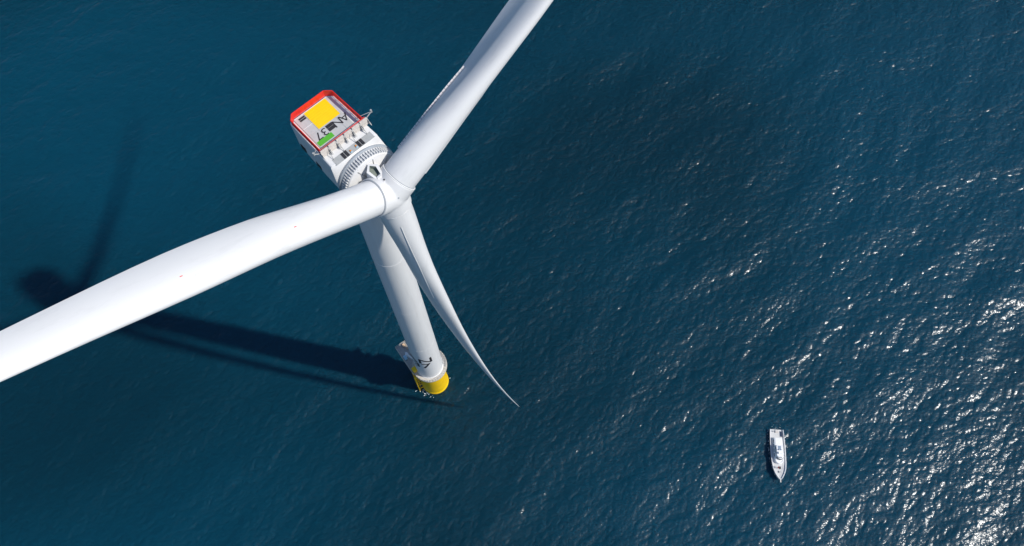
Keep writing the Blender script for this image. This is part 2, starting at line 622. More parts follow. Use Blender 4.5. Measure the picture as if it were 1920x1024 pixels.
def slab(name, x0, x1, y0, y1, z0, z1, mat, bevel=0.015, parent=hull, mt=NF):
    bm = bmesh.new()
    box(bm, ((x0 + x1) / 2, (y0 + y1) / 2, (z0 + z1) / 2), (x1 - x0, y1 - y0, z1 - z0), mt, bevel)
    return obj(name, bm, mat, parent)

# hoist deck on the roof: plates with joints
bm = bmesh.new()
xs_ = [-9.5, -7.25, -5.72, -2.68]
for i, (a_, b_) in enumerate(zip(xs_[:-1], xs_[1:])):
    for y0_, y1_ in ((-3.35, -1.62), (-1.62, 1.6), (1.6, 2.9)):
        box(bm, ((a_ + b_) / 2, (y0_ + y1_) / 2, ZT + 0.06), (b_ - a_ - 0.025, y1_ - y0_ - 0.025, 0.16), NF, 0.01)
obj("hoist_deck", bm, M['roof'], hull)
ZD = ZT + 0.14
# yellow hoist patch with raised anti-slip ribs
bm = bmesh.new()
box(bm, (-7.62, 0.47, ZD + 0.012), (3.7, 4.0, 0.03), NF)
for i in range(9):
    x = -9.35 + i * 0.42
    box(bm, (x, 0.47, ZD + 0.035), (0.05, 3.96, 0.05), NF)
obj("yellow_hoist_patch", bm, M['deck_yellow'], hull)
slab("green_patch", -4.15, -3.27, -3.24, -0.52, ZD - 0.01, ZD + 0.03, M['green'], 0.005)
# edge strip by the rear rail, pale
slab("pale_deck_strip", -9.6, -9.48, -3.3, 2.8, ZD - 0.01, ZD + 0.05, M['shell'], 0.005)
slab("pale_deck_joint", -7.3, -7.22, -3.3, -1.6, ZD - 0.01, ZD + 0.02, M['shell'], 0.004)

# lettering AN-37; the dash is the dark double hatch
def deck_text(glyphs, cx_, size):
    bm = bmesh.new()
    for ch, cy_ in glyphs:
        b1 = text_bm(ch, size)
        for v in b1.verts:
            v.co = NF @ Vector((cx_ + v.co.y, cy_ - v.co.x * 1.08, ZD + 0.022))
        me_ = bpy.data.meshes.new('g')
        b1.to_mesh(me_)
        b1.free()
        bm.from_mesh(me_)
        bpy.data.meshes.remove(me_)
    bmesh.ops.recalc_face_normals(bm, faces=bm.faces[:])
    return obj("deck_lettering", bm, M['black'], hull)
deck_text((("A", 2.5), ("N", 1.22)), -4.88, 1.95)
deck_text((("3", -1.2), ("7", -2.28)), -4.88, 1.95)
def hatch(cx_, cy_, sx, sy, z, n=2, along='y', gap=0.1):
    bm = bmesh.new()
    for i in range(n):
        if along == 'y':
            w_ = sy / n
            box(bm, (cx_, cy_ - sy / 2 + w_ * (i + 0.5), z + 0.05), (sx, w_ - gap, 0.12), NF, 0.02)
        else:
            w_ = sx / n
            box(bm, (cx_ - sx / 2 + w_ * (i + 0.5), cy_, z + 0.05), (w_ - gap, sy, 0.12), NF, 0.02)
    return obj("hatch", bm, M['dark'], hull)
hatch(-4.9, 0.0, 1.25, 1.15, ZD, 2, 'x')
hatch(-8.87, -2.22, 0.78, 1.05, ZD, 2, 'x', 0.13)
hatch(0.27, -1.38, 1.1, 1.15, ZT + 0.03, 2, 'y', 0.14)
hatch(0.22, 1.52, 1.1, 1.15, ZT + 0.03, 2, 'y', 0.14)
# grey walkways on the front roof
slab("walkway", -0.38, 0.82, -3.4, 3.75, ZT - 0.05, ZT + 0.035, M['walk'], 0.006)
for cx_, cy_ in ((0.3, -0.42), (0.18, 0.68)):
    bm = bmesh.new()
    box(bm, (cx_, cy_, ZT + 0.11), (0.22, 0.2, 0.2), NF, 0.02)
    obj("roof_sensor", bm, M['orange'], hull)
    bm = bmesh.new()
    box(bm, (cx_ + 0.28, cy_ + 0.0, ZT + 0.1), (0.18, 0.26, 0.16), NF, 0.02)
    obj("roof_valve", bm, M['pale_blue'], hull)
# red railing round the hoist deck
rl = [(-2.1, -3.95), (-8.9, -3.98), (-9.75, -3.2), (-9.75, 2.75), (-8.9, 3.72), (-2.1, 3.98)]
bm = bmesh.new()
RH = 1.35
for a_, b_ in zip(rl[:-1], rl[1:]):
    a_, b_ = Vector((*a_, 0)), Vector((*b_, 0))
    n_ = max(1, round((b_ - a_).length / 1.15))
    d_ = (b_ - a_).normalized()
    nv = Vector((-d_.y, d_.x, 0))
    for i in range(n_):
        p0, p1 = a_.lerp(b_, i / n_), a_.lerp(b_, (i + 1) / n_)
        c_ = (p0 + p1) / 2
        m2 = NF @ frame((c_.x, c_.y, ZD), d_, nv, (0, 0, 1))
        L_ = (p1 - p0).length
        box(bm, (-L_ / 2, 0.0, RH / 2), (0.08, 0.10, RH), m2)
        if d_.x > 0.9 and a_.y > 0:      # the open run: a high band over diagonal struts
            box(bm, (0, 0, 0.88), (L_ - 0.06, 0.03, 0.85), m2)
            box(bm, (0, -0.03, 0.5), (L_ - 0.1, 0.05, 0.07), m2)
        else:
            box(bm, (0, 0, 0.75), (L_ - 0.06, 0.03, 1.05), m2)
            box(bm, (0, 0.03, 0.72), (L_ - 0.1, 0.05, 0.07), m2)
    tube(bm, (a_.x, a_.y, ZD + RH), (b_.x, b_.y, ZD + RH), 0.085, seg=8, mt=NF)
    tube(bm, (a_.x, a_.y, ZD + 0.12), (b_.x, b_.y, ZD + 0.12), 0.06, seg=6, mt=NF)
obj("railing", bm, M['red'], hull)

# passive cooler row across the roof
CX0 = -1.55
ys = np.linspace(-4.15, 4.65, 7)
for i in range(6):
    y0_, y1_ = ys[i] + 0.09, ys[i + 1] - 0.09
    bm = bmesh.new()
    m2 = NF @ frame((CX0, (y0_ + y1_) / 2, ZT), (math.cos(R(14)), 0, math.sin(R(14))), (0, 1, 0), (-math.sin(R(14)), 0, math.cos(R(14))))
    ww = y1_ - y0_
    box(bm, (0, 0, 0.72), (0.24, ww, 1.25), m2, 0.03)
    for j in range(7):
        yy = -ww / 2 + ww * (j + 0.5) / 7
        box(bm, (0.13, yy, 0.72), (0.04, 0.05, 1.1), m2)
    cp = obj("cooler_panel", bm, M['beige'], hull)
    bm = bmesh.new()
    for s in (-1, 1):
        box(bm, (0.22, s * (ww / 2 + 0.03), 0.45), (0.5, 0.05, 0.85), m2, 0.01)
        tube(bm, (0.1, s * (ww / 2 + 0.03), 1.15), (0.8, s * (ww / 2 + 0.03), 0.12), 0.05, seg=6, mt=m2)
    obj("cooler_bracket", bm, M['steel'], hull)
slab("cooler_base", -2.4, -1.75, -4.1, 4.2, ZT - 0.02, ZT + 0.18, M['groove'], 0.02)
bm = bmesh.new()
tube(bm, (CX0 - 0.5, -4.1, ZT + 1.36), (CX0 - 0.5, 4.4, ZT + 1.36), 0.06, seg=6, mt=NF)
obj("cooler_pipe", bm, M['red'], hull, True)
for y in (-3.0, -1.0, 1.2, 3.3):
    bm = bmesh.new()
    tube(bm, (CX0 + 0.15, y, ZT + 0.95), (CX0 + 1.35, y - 0.12, ZT + 0.05), 0.05, seg=6, mt=NF)
    obj("cooler_strut", bm, M['steel'], hull, True)
# aviation light booms at both ends of the cooler row
for s, y0_, y1_ in ((1, 4.0, 5.75), (-1, -4.0, -5.0)):
    bm = bmesh.new()
    tube(bm, (CX0 - 0.4, y0_, ZT + 0.6), (CX0 - 0.55, y1_, ZT + 1.35), 0.09, seg=7, mt=NF)
    tube(bm, (CX0 - 1.3, y0_, ZT + 1.0), (CX0 - 0.55, y1_, ZT + 1.35), 0.05, seg=6, mt=NF)
    tube(bm, (CX0 - 0.55, y1_, ZT + 1.2), (CX0 - 0.55, y1_, ZT + 1.75), 0.16, seg=10, mt=NF)
    obj("light_boom", bm, M['steel'], hull, True, R(40))
# dark louvres low on the left side of the hull
for x, z in ((-8.2, -0.9), (-4.6, -1.7)):
    bm = bmesh.new()
    for i in range(4):
        box(bm, (x, -4.19, z + i * 0.32), (1.2, 0.10, 0.2), NF, 0.01)
    obj("louvre", bm, M['dark'], hull)

# --- generator ring (direct drive) in the rotor frame
bm = bmesh.new()
lathe(bm, [(3.9, -5.32), (5.02, -5.32), (5.05, -5.1), (4.86, -5.0), (4.84, -4.85), (4.70, -4.82), (4.70, -3.55), (4.62, -3.42), (4.2, -3.35), (2.2, -2.9), (1.6, -2.7)], 128, GF)
gen = obj("generator", bm, M['shell'], turbine, True, R(25))
bm = bmesh.new()
lathe(bm, [(4.95, -5.24), (5.075, -5.24), (5.07, -5.04), (4.99, -4.98), (4.9, -4.86), (4.82, -4.84)], 128, GF)
obj("seal_groove", bm, M['groove'], gen, True, R(40))
bm = bmesh.new()
NR = 66
for i in range(NR):
    t = 2 * math.pi * i / NR
    rad = Vector((math.cos(t), math.sin(t), 0))
    tan = Vector((-math.sin(t), math.cos(t), 0))
    m2 = GF @ frame((0, 0, 0), rad, tan, (0, 0, 1))
    for z in (-4.48, -3.86):
        box(bm, (4.80, 0, z), (0.26, 0.15, 0.46), m2)
obj("rim_ribs", bm, M['shell'], gen)
for z in (-4.48, -3.86):
    bm = bmesh.new()
    lathe(bm, [(4.702, z - 0.21), (4.712, z - 0.21), (4.712, z + 0.21), (4.702, z + 0.21)], 132, GF)
    obj("rim_slot", bm, M['groove'], gen)
for i in range(9):
    t = 2 * math.pi * (i + 0.35) / 9
    m2 = GF @ frame((0, 0, 0), (math.cos(t), math.sin(t), 0), (-math.sin(t), math.cos(t), 0), (0, 0, 1))
    bm = bmesh.new()
    tube(bm, (4.3, 0, -3.30), (2.5, 0, -2.86), 0.07, seg=6, mt=m2)
    box(bm, (3.0, 0.25, -2.95), (0.25, 0.22, 0.2), m2, 0.02)
    obj("disc_strut", bm, M['steel'], gen, True, R(40))

# --- hub: fused sphere, three blade sockets and nose, skinned together by a voxel remesh
PHI = 3.1309642934518864
CONE = 0.06249343883403507
def blade_axes(k):
    ph = PHI + [0, 2 * math.pi / 3, -2 * math.pi / 3][k]
    d = UP * math.cos(ph) + LV * math.sin(ph)
    T = -UP * math.sin(ph) + LV * math.cos(ph)          # the way the rotor turns
    d2 = d * math.cos(CONE) + AX * math.sin(CONE)
    a2 = AX * math.cos(CONE) - d * math.sin(CONE)
    return d2, a2, T

def fused(parts_bm, voxel, smooth_it):
    me = bpy.data.meshes.new('tmp')
    parts_bm.to_mesh(me)
    parts_bm.free()
    o = bpy.data.objects.new('tmp', me)
    COL.objects.link(o)
    md = o.modifiers.new('r', 'REMESH')
    md.mode = 'VOXEL'
    md.voxel_size = voxel
    ms = o.modifiers.new('s', 'SMOOTH')
    ms.iterations = smooth_it
    ms.factor = 0.5
    dg = bpy.context.evaluated_depsgraph_get()
    dg.update()
    out = bpy.data.meshes.new_from_object(o.evaluated_get(dg))
    bpy.data.objects.remove(o)
    bpy.data.meshes.remove(me)
    b2 = bmesh.new()
    b2.from_mesh(out)
    bpy.data.meshes.remove(out)
    return b2

RR = 2.72      # blade root radius
bm = bmesh.new()
bmesh.ops.create_icosphere(bm, subdivisions=4, radius=3.25, matrix=Matrix.Translation(HUB - AX * 0.15))
for k in range(3):
    d2, a2, T = blade_axes(k)
    tube(bm, HUB, HUB + d2 * 2.95, RR + 0.28, seg=48)
# neck running back to the generator, and a blunt nose
tube(bm, HUB - AX * 3.0, HUB, 2.1, 2.9, seg=48)
hub = obj("hub", fused(bm, 0.11, 9), M['hubp'], turbine, True)
for k in range(3):
    d2, a2, T = blade_axes(k)
    m2 = frame(HUB, a2, T, d2)
    bm = bmesh.new()
    lathe(bm, [(RR - 0.2, 2.80), (RR + 0.20, 2.84), (RR + 0.26, 2.9), (RR + 0.26, 3.02), (RR + 0.18, 3.06), (RR + 0.05, 3.07), (RR - 0.2, 3.07)], 96, m2)
    col = obj("blade_collar", bm, M['hubp'], hub, True, R(30))
    bm = bmesh.new()
    lathe(bm, [(RR - 0.1, 3.07), (RR + 0.07, 3.075), (RR + 0.07, 3.15), (RR - 0.1, 3.15)], 96, m2)
    obj("root_seal", bm, M['groove'], hub, True, R(30))
# service fairings between the blades, pointing back to the generator rim
for k in range(3):
    ph = PHI + math.pi + k * 2 * math.pi / 3
    rad = UP * math.cos(ph) + LV * math.sin(ph)
    tan = -UP * math.sin(ph) + LV * math.cos(ph)
    m2 = frame(HUB, AX, tan, rad)                         # x forward, y sideways, z outwards
    bm = bmesh.new()
    def ring_(z, pts):
        return [m2 @ Vector((x, y, zz)) for x, y, zz in pts]
    outl = [(-3.1, 0.0), (-2.15, -1.05), (-0.6, -0.68), (0.75, -0.46), (0.75, 0.46), (-0.6, 0.68), (-2.15, 1.05)]
    hgt = [4.3, 4.15, 3.62, 3.28, 3.28, 3.62, 4.15]
    lo = [bm.verts.new(m2 @ Vector((x * 1.02, y * 1.5, 1.3))) for x, y in outl]
    hi = [bm.verts.new(m2 @ Vector((x, y, h_))) for (x, y), h_ in zip(outl, hgt)]
    ix = [(-2.75, 0.0), (-2.05, -0.62), (-0.95, -0.42), (-0.72, -0.38), (-0.72, 0.38), (-0.95, 0.42), (-2.05, 0.62)]
    inn = [bm.verts.new(m2 @ Vector((x, y, interp(x, [-3.1, -2.15, -0.6], [4.3, 4.15, 3.62])))) for x, y in ix]
    inl = [bm.verts.new(m2 @ Vector((x, y * 0.96, interp(x, [-3.1, -2.15, -0.6], [4.3, 4.15, 3.62]) - 0.75))) for x, y in ix]
    n_ = len(outl)
    for i in range(n_):
        j = (i + 1) % n_
        bm.faces.new((lo[i], lo[j], hi[j], hi[i]))
        bm.faces.new((hi[i], hi[j], inn[j], inn[i]))
        f_ = bm.faces.new((inn[i], inn[j], inl[j], inl[i]))
        f_.material_index = 1
    f_ = bm.faces.new(inl)
    f_.material_index = 1
    bmesh.ops.recalc_face_normals(bm, faces=bm.faces[:])
    fa = obj("service_fairing", bm, [M['hubp'], M['interior']], hub)
    bm = bmesh.new()
    box(bm, (-0.62, 0, 3.64), (0.36, 0.8, 0.22), m2, 0.04)
    box(bm, (0.2, -0.02, 3.44), (0.8, 0.74, 0.24), m2, 0.05)
    obj("fairing_hatch", bm, M['hubp'], hub)
    bm = bmesh.new()
    tube(bm, (0.3, 0.16, 3.5), (0.3, 0.16, 3.64), 0.13, seg=10, mt=m2)
    obj("lifting_eye", bm, M['dark'], hub)
# small sensors on the nose
for ang, off in ((0.15, 0.42), (1.9, 0.5), (-1.2, 0.55), (0.9, 1.0)):
    bm = bmesh.new()
    dirv = (AX * math.cos(off) + (UP * math.cos(ang) + LV * math.sin(ang)) * math.sin(off)).normalized()
    p_ = HUB - AX * 0.15 + dirv * 3.15
    tube(bm, p_, p_ + dirv * 0.22, 0.13, seg=8)
    obj("nose_sensor", bm, M['groove'], hub, True, R(40))

# --- blades
RS = [3.1, 4, 5, 6, 7.5, 9, 10.5, 12, 14, 16, 18, 20, 22, 25, 28, 31, 34, 38, 42, 46, 50, 54, 58, 62, 66, 70, 75, 80, 85, 90, 95, 100, 105, 109, 112, 114, 115.5, 116.6, 117.4, 118]
def smooth_interp(r, xs, ys):
    """Catmull-Rom through the control values"""
    i = max(0, min(len(xs) - 2, int(np.searchsorted(xs, r)) - 1))
    x0, x1 = xs[i], xs[i + 1]
    t = (r - x0) / (x1 - x0)
    def slope(j):
        if j == 0: return (ys[1] - ys[0]) / (xs[1] - xs[0])
        if j == len(xs) - 1: return (ys[-1] - ys[-2]) / (xs[-1] - xs[-2])
        return (ys[j + 1] - ys[j - 1]) / (xs[j + 1] - xs[j - 1])
    m0, m1 = slope(i) * (x1 - x0), slope(i + 1) * (x1 - x0)
    return (2 * t**3 - 3 * t**2 + 1) * ys[i] + (t**3 - 2 * t**2 + t) * m0 + (-2 * t**3 + 3 * t**2) * ys[i + 1] + (t**3 - t**2) * m1
CR = [3.1, 12, 22, 34, 50, 70, 95, 112, 118]
CHORD = [5.4, 6.15, 6.45, 6.75, 5.6, 4.2, 2.3, 1.35, 0.5]
TWIST = [18.5, 16.0, 16.2, 13.5, 13.0, 9.0, 2.0, 1.0, 1.0]
PB, XA = 9.16, 0.374
def section(r, n=56):
    c = smooth_interp(r, CR, CHORD)
    if r > 114: c *= math.sqrt(max(0.02, 1 - ((r - 114) / 4.05) ** 2))
    w_ = R(smooth_interp(r, CR, TWIST))
    bl = 1 - smoothstep((r - 4) / 20.0)
    tc = interp(r, [20, 30, 50, 80, 118], [.5, .38, .28, .21, .18])
    pts = []
    for i in range(n):
        th = 2 * math.pi * i / n
        x = 0.5 * (1 + math.cos(th))
        yt = 5 * tc * (.2969 * math.sqrt(max(x, 0)) - .126 * x - .3516 * x * x + .2843 * x**3 - .1036 * x**4)
        if th < math.pi:
            y = yt
        else:
            y = -yt
            # pressure side hollows towards the trailing edge
            y += 0.55 * tc * max(0.0, x - 0.45) * max(0.0, 1 - x) * 1.6
        y += 0.04 * 4 * x * (1 - x) * (1 - bl)
        ax_, ay_ = (x - XA) * c, y * c
        cx_, cy_ = RR * math.cos(th), RR * math.sin(th)
        px, py = ax_ * (1 - bl) + cx_ * bl, ay_ * (1 - bl) + cy_ * bl
        off = -PB * max(0, (r - 10) / 108) ** 2
        # local axes: X = upwind (leading edge when feathered), Y = way of rotation (suction side), Z = span
        e1 = (-math.cos(w_), math.sin(w_))
        e2 = (math.sin(w_), math.cos(w_))
        pts.append(Vector((px * e1[0] + py * e2[0], px * e1[1] + py * e2[1] + off, r)))
    return pts
bm = bmesh.new()
loft(bm, [section(r) for r in RS])
bmesh.ops.recalc_face_normals(bm, faces=bm.faces[:])
blade = obj("blade", bm, M['blade'], turbine, True, R(50))
def surf(r, f):
    """surface point and outward normal at span r; f in 0..1 round the section (0 trailing edge, 0.5 leading edge)"""
    s = section(r, 112)
    i = f * 112
    i0 = int(i) % 112
    i1 = (i0 + 1) % 112
    p_ = s[i0].lerp(s[i1], i - int(i))
    tan = (s[(i0 + 2) % 112] - s[(i0 - 1) % 112]).normalized()
    return p_, Vector((-tan.y, tan.x, 0)).normalized(), tan
# spoiler: row of white panels along the pressure side near the trailing edge
bm = bmesh.new()
r = 6.2
while r < 21.6:
    p_, n_, t_ = surf(r, interp(r, [6, 13, 18, 22], [0.91, 0.91, 0.90, 0.875]))
    m2 = frame(p_, t_, n_, (0, 0, 1))
    box(bm, (0, 0.12, 0.27), (0.10, 0.42, 0.56), m2, 0.02)
    box(bm, (-0.12, 0.04, 0.27), (0.34, 0.06, 0.50), m2)
    r += 0.62
spoiler = obj("spoiler", bm, M['shell'], blade)
# vortex generator strip on the suction side
bm = bmesh.new()
prev = None
for r in np.arange(6.0, 33.1, 1.0):
    p_, n_, t_ = surf(r, interp(r, [6, 20, 34], [0.38, 0.375, 0.33]))
    a_ = [p_ - n_ * 0.01 - t_ * 0.10, p_ + n_ * 0.11 - t_ * 0.02, p_ - n_ * 0.01 + t_ * 0.10]
    cur = [bm.verts.new(v) for v in a_]
    if prev:
        bm.faces.new((prev[0], prev[1], cur[1], cur[0]))
        bm.faces.new((prev[1], prev[2], cur[2], cur[1]))
    prev = cur
bmesh.ops.recalc_face_normals(bm, faces=bm.faces[:])
strip = obj("vortex_strip", bm, M['shell'], blade, True)
# small red receptors
for r, f in ((18.0, 0.30), (34.5, 0.30)):
    bm = bmesh.new()
    p_, n_, t_ = surf(r, f)
    m2 = frame(p_, t_, n_, (0, 0, 1))
    box(bm, (0, 0.02, 0), (0.09, 0.05, 0.36), m2, 0.01)
    recept = obj("red_receptor", bm, M['red'], blade)
def place_blade(o, k):
    d2, a2, T = blade_axes(k)
    o.matrix_local = frame(HUB, a2, T, d2)
place_blade(blade, 1)
for k in (0, 2):
    b_ = blade.copy()
    link(b_, turbine)
    for ch in (spoiler, strip):
        c_ = ch.copy()
        link(c_, b_)
    place_blade(b_, k)

# ------------------------------------------------------------------ crew vessel
def build_boat():
    root = empty("crew_boat", (0, 0, 0))
    tag(root, "small white motor vessel lying on the glittering sea, bow towards the bottom of the frame", "boat")
    white = paint('boat_white', (0.80, 0.80, 0.79), 0.35, 0.02, 1.5, (0.6, 0.58, 0.55), 0.2)
    deckm = paint('boat_deck', (0.58, 0.58, 0.57), 0.7, 0.06, 2, (0.42, 0.40, 0.38), 0.4)
    navy = paint('boat_boot_top', (0.05, 0.07, 0.11), 0.4, 0.05, 2)
    glass = paint('boat_window', (0.012, 0.018, 0.026), 0.08, 0.05, 2)
    # hull: x forward from stern, y to port, z up
    st = [(0.0, 2.15, 1.55, 0.85), (1.5, 2.28, 1.55, 0.9), (4.0, 2.4, 1.6, 0.92), (7.0, 2.42, 1.72, 0.9), (9.5, 2.32, 1.92, 0.82), (11.5, 2.05, 2.12, 0.66), (13.0, 1.52, 2.3, 0.45), (14.2, 0.78, 2.45, 0.22), (14.9, 0.10, 2.55, 0.04)]
    bm = bmesh.new()
    secs = []
    for x, hw, zs_, b0 in st:
        # from port gunwale outside, down, keel, up starboard, then inside bulwark and deck
        iw = max(0.03, hw - 0.16)
        zd = zs_ - 0.62
        bil = hw * b0
        xk = x - (0.0 if x < 11 else (x - 11) * 0.28)
        secs.append([Vector(p) for p in [
            (x, hw, zs_), (x, hw * 0.985, zs_ * 0.5), (xk, bil, 0.05), (xk, bil * 0.75, -0.5), (xk, 0, -0.75), (xk, -bil * 0.75, -0.5), (xk, -bil, 0.05),
            (x, -hw * 0.985, zs_ * 0.5), (x, -hw, zs_), (x, -iw, zs_), (x, -iw * 0.98, zd), (x, 0, zd + 0.03), (x, iw * 0.98, zd), (x, iw, zs_)]])
    loft(bm, secs)
    bmesh.ops.recalc_face_normals(bm, faces=bm.faces[:])
    hull_ = obj("hull", bm, white, root, True, R(35))
    # deck sheet
    bm = bmesh.new()
    prev = None
    for x, hw, zs_, b0 in st[:-1]:
        iw = max(0.03, hw - 0.18) * 0.97
        cur = [bm.verts.new((x + (0.12 if x == 0 else 0), -iw, zs_ - 0.60)), bm.verts.new((x + (0.12 if x == 0 else 0), 0, zs_ - 0.575)), bm.verts.new((x + (0.12 if x == 0 else 0), iw, zs_ - 0.60))]
        if prev:
            bm.faces.new((prev[0], cur[0], cur[1], prev[1]))
            bm.faces.new((prev[1], cur[1], cur[2], prev[2]))
        prev = cur
    obj("deck", bm, deckm, hull_)
    # fender strake
    bm = bmesh.new()
    for s in (-1, 1):
        for a_, b_ in zip(st[:-1], st[1:]):
            tube(bm, (a_[0], s * a_[1] * 1.005, a_[2] - 0.16), (b_[0], s * b_[1] * 1.005, b_[2] - 0.16), 0.085, seg=6)
    obj("rubbing_strake", bm, navy, hull_, True)
    # main cabin with roof, side windows
    def house(name, x0, x1, hw0, hw1, z0, z1, rake0=0.0, rake1=0.5, tum=0.2, mat=white):
        bm = bmesh.new()
        lo = [(x0, -hw0, z0), (x1, -hw1, z0), (x1, hw1, z0), (x0, hw0, z0)]
        hi = [(x0 + rake0, -hw0 + tum, z1), (x1 - rake1, -hw1 + tum, z1), (x1 - rake1, hw1 - tum, z1), (x0 + rake0, hw0 - tum, z1)]
        A = [bm.verts.new(p) for p in lo]
        B = [bm.verts.new(p) for p in hi]
        bm.faces.new(A[::-1]); bm.faces.new(B)
        for i in range(4):
            j = (i + 1) % 4
            bm.faces.new((A[i], A[j], B[j], B[i]))
        bmesh.ops.bevel(bm, geom=[e for e in bm.edges if max(v.co.z for v in e.verts) > z0 + 0.1], offset=0.13, segments=3, affect='EDGES')
        return obj(name, bm, mat, root, True, R(40))
    def rounded_house(name, x0, x1, hw, z0, z1, nose, tum=0.14, rake=0.3, mat=white):
        """deckhouse whose front is rounded in plan"""
        def plan(h, xf, n_=9):
            pts = [(x0, -h), (x0 + 0.02, -h)]
            for i in range(n_ + 1):
                t = -math.pi / 2 + math.pi * i / n_
                pts.append((xf - nose + nose * math.cos(t), h * math.sin(t)))
            pts += [(x0 + 0.02, h), (x0, h)]
            return pts
        bm = bmesh.new()
        lo_, hi_ = plan(hw, x1), plan(hw - tum, x1 - rake)
        hi2 = [(x + (0.1 if x < x0 + 0.05 else -0.1), y * 0.93) for x, y in hi_]
        loft(bm, [[Vector((x, y, z0)) for x, y in lo_], [Vector((x, y, z1 - 0.12)) for x, y in hi_], [Vector((x, y, z1)) for x, y in hi2]])
        bmesh.ops.recalc_face_normals(bm, faces=bm.faces[:])
        return obj(name, bm, mat, root, True, R(35))
    cab = rounded_house("cabin", 2.6, 10.55, 1.42, 0.95, 2.7, 1.5, 0.10, 0.5)
    wh = rounded_house("wheelhouse", 5.0, 9.35, 1.24, 2.65, 4.4, 1.0, 0.12, 0.35)
    # curved visor ledge below the windscreen
    bm = bmesh.new()
    lathe(bm, [(1.02, 2.72), (1.32, 2.72), (1.30, 2.86), (1.05, 2.9)], 24, Matrix.Translation((8.95, 0, 0)), closed=True, a0=-math.pi / 2, a1=math.pi / 2)
    obj("visor", bm, white, cab, True, R(35))
    # windscreen band
    bm = bmesh.new()
    for k in range(5):
        t0, t1 = -1.25 + k * 0.5 + 0.03, -1.25 + (k + 1) * 0.5 - 0.03
        q = []
        for t, zz, ro in ((t0, 3.35, 0.045), (t1, 3.35, 0.045), (t1, 4.1, 0.03), (t0, 4.1, 0.03)):
            fr = (zz - 2.65) / 1.63
            q.append(bm.verts.new((8.35 - 0.35 * fr + (1.0 + ro) * math.cos(t), (1.24 - 0.12 * fr + ro) * math.sin(t), zz)))
        bm.faces.new(q)
    bmesh.ops.solidify(bm, geom=bm.faces[:], thickness=0.03)
    obj("windscreen", bm, glass, wh)
    for s in (-1, 1):
        bm = bmesh.new()
        for x0_, x1_ in ((5.4, 6.3), (6.45, 7.5)):
            vs = [bm.verts.new(p) for p in [(x0_, s * 1.215, 3.3), (x1_, s * 1.215, 3.3), (x1_, s * 1.165, 3.98), (x0_, s * 1.165, 3.98)]]
            bm.faces.new(vs)
        bmesh.ops.solidify(bm, geom=bm.faces[:], thickness=0.04)
        obj("side_window", bm, glass, wh)
        bm = bmesh.new()
        for i in range(4):
            x0_ = 3.1 + i * 1.35
            vs = [bm.verts.new(p) for p in [(x0_, s * 1.40, 1.75), (x0_ + 1.0, s * 1.40, 1.75), (x0_ + 1.0, s * 1.365, 2.3), (x0_, s * 1.365, 2.3)]]
            bm.faces.new(vs)
        bmesh.ops.solidify(bm, geom=bm.faces[:], thickness=0.04)
        obj("cabin_window", bm, glass, cab)
    # open well and console on the wheelhouse roof
    bm = bmesh.new()
    box(bm, (5.9, -0.15, 4.42), (1.3, 1.0, 0.08), None, 0.02)
    obj("roof_mat", bm, paint('roof_mat_blue', (0.22, 0.28, 0.36), 0.7, 0.1, 2), wh)
    bm = bmesh.new()
    box(bm, (8.35, -0.1, 4.5), (0.35, 1.35, 0.22), None, 0.06)
    obj("roof_fairing", bm, white, wh)
    # aft roof awning over the work deck side
    bm = bmesh.new()
    box(bm, (3.75, 0.0, 2.79), (1.9, 2.0, 0.12), None, 0.05)
    obj("roof_hatch", bm, white, cab)
    # mast, radar, aerials on the wheelhouse roof
    bm = bmesh.new()
    for s in (-0.45, 0.45):
        tube(bm, (6.2, s, 4.3), (6.6, s * 0.6, 5.9), 0.06, seg=6)
    tube(bm, (6.6, -0.7, 5.9), (6.6, 0.7, 5.9), 0.06, seg=6)
    tube(bm, (6.6, 0, 5.9), (6.6, 0, 7.2), 0.04, seg=6)
    tube(bm, (5.6, 0.8, 4.3), (5.4, 0.85, 7.6), 0.02, seg=5)
    obj("mast", bm, white, wh, True, R(40))
    bm = bmesh.new()
    tube(bm, (7.5, 0.45, 4.3), (7.5, 0.45, 4.8), 0.14, seg=10)
    box(bm, (7.5, 0.45, 4.9), (0.22, 1.2, 0.15), None, 0.05)
    obj("radar", bm, white, wh, True, R(40))
    bm = bmesh.new()
    bmesh.ops.create_uvsphere(bm, u_segments=16, v_segments=10, radius=0.36, matrix=Matrix.Translation((7.35, -0.45, 4.75)))
    obj("antenna_dome", bm, white, wh, True)
    bm = bmesh.new()
    box(bm, (8.62, -0.1, 4.46), (0.16, 1.1, 0.14), None, 0.04)
    obj("light_bar", bm, M['dark'], wh)
    # deck gear
    bm = bmesh.new()
    box(bm, (0.62, 0.05, 1.2), (0.7, 0.95, 0.6), None, 0.06)
    obj("stern_locker", bm, M['beige'], root)
    bm = bmesh.new()
    tube(bm, (0.55, -1.05, 0.95), (0.55, -1.05, 1.75), 0.14, seg=10)
    tube(bm, (0.55, -1.25, 1.6), (0.55, -0.85, 1.6), 0.12, seg=10)
    obj("bollard", bm, M['steel'], root, True, R(40))
    bm = bmesh.new()
    box(bm, (1.3, 1.62, 1.35), (1.6, 0.35, 0.8), None, 0.05)
    obj("life_raft_rack", bm, navy, root)
    bm = bmesh.new()
    box(bm, (11.35, 0.25, 1.62), (0.75, 0.6, 0.32), None, 0.06)
    obj("fore_hatch", bm, M['dark'], root)
    bm = bmesh.new()
    tube(bm, (12.6, -0.32, 1.95), (12.6, 0.32, 1.95), 0.22, seg=12)
    box(bm, (12.6, 0, 1.78), (0.6, 0.5, 0.3), None, 0.03)
    obj("anchor_winch", bm, M['steel'], root, True, R(40))
    bm = bmesh.new()
    box(bm, (15.05, 0, 2.42), (1.1, 0.32, 0.12), None, 0.03)
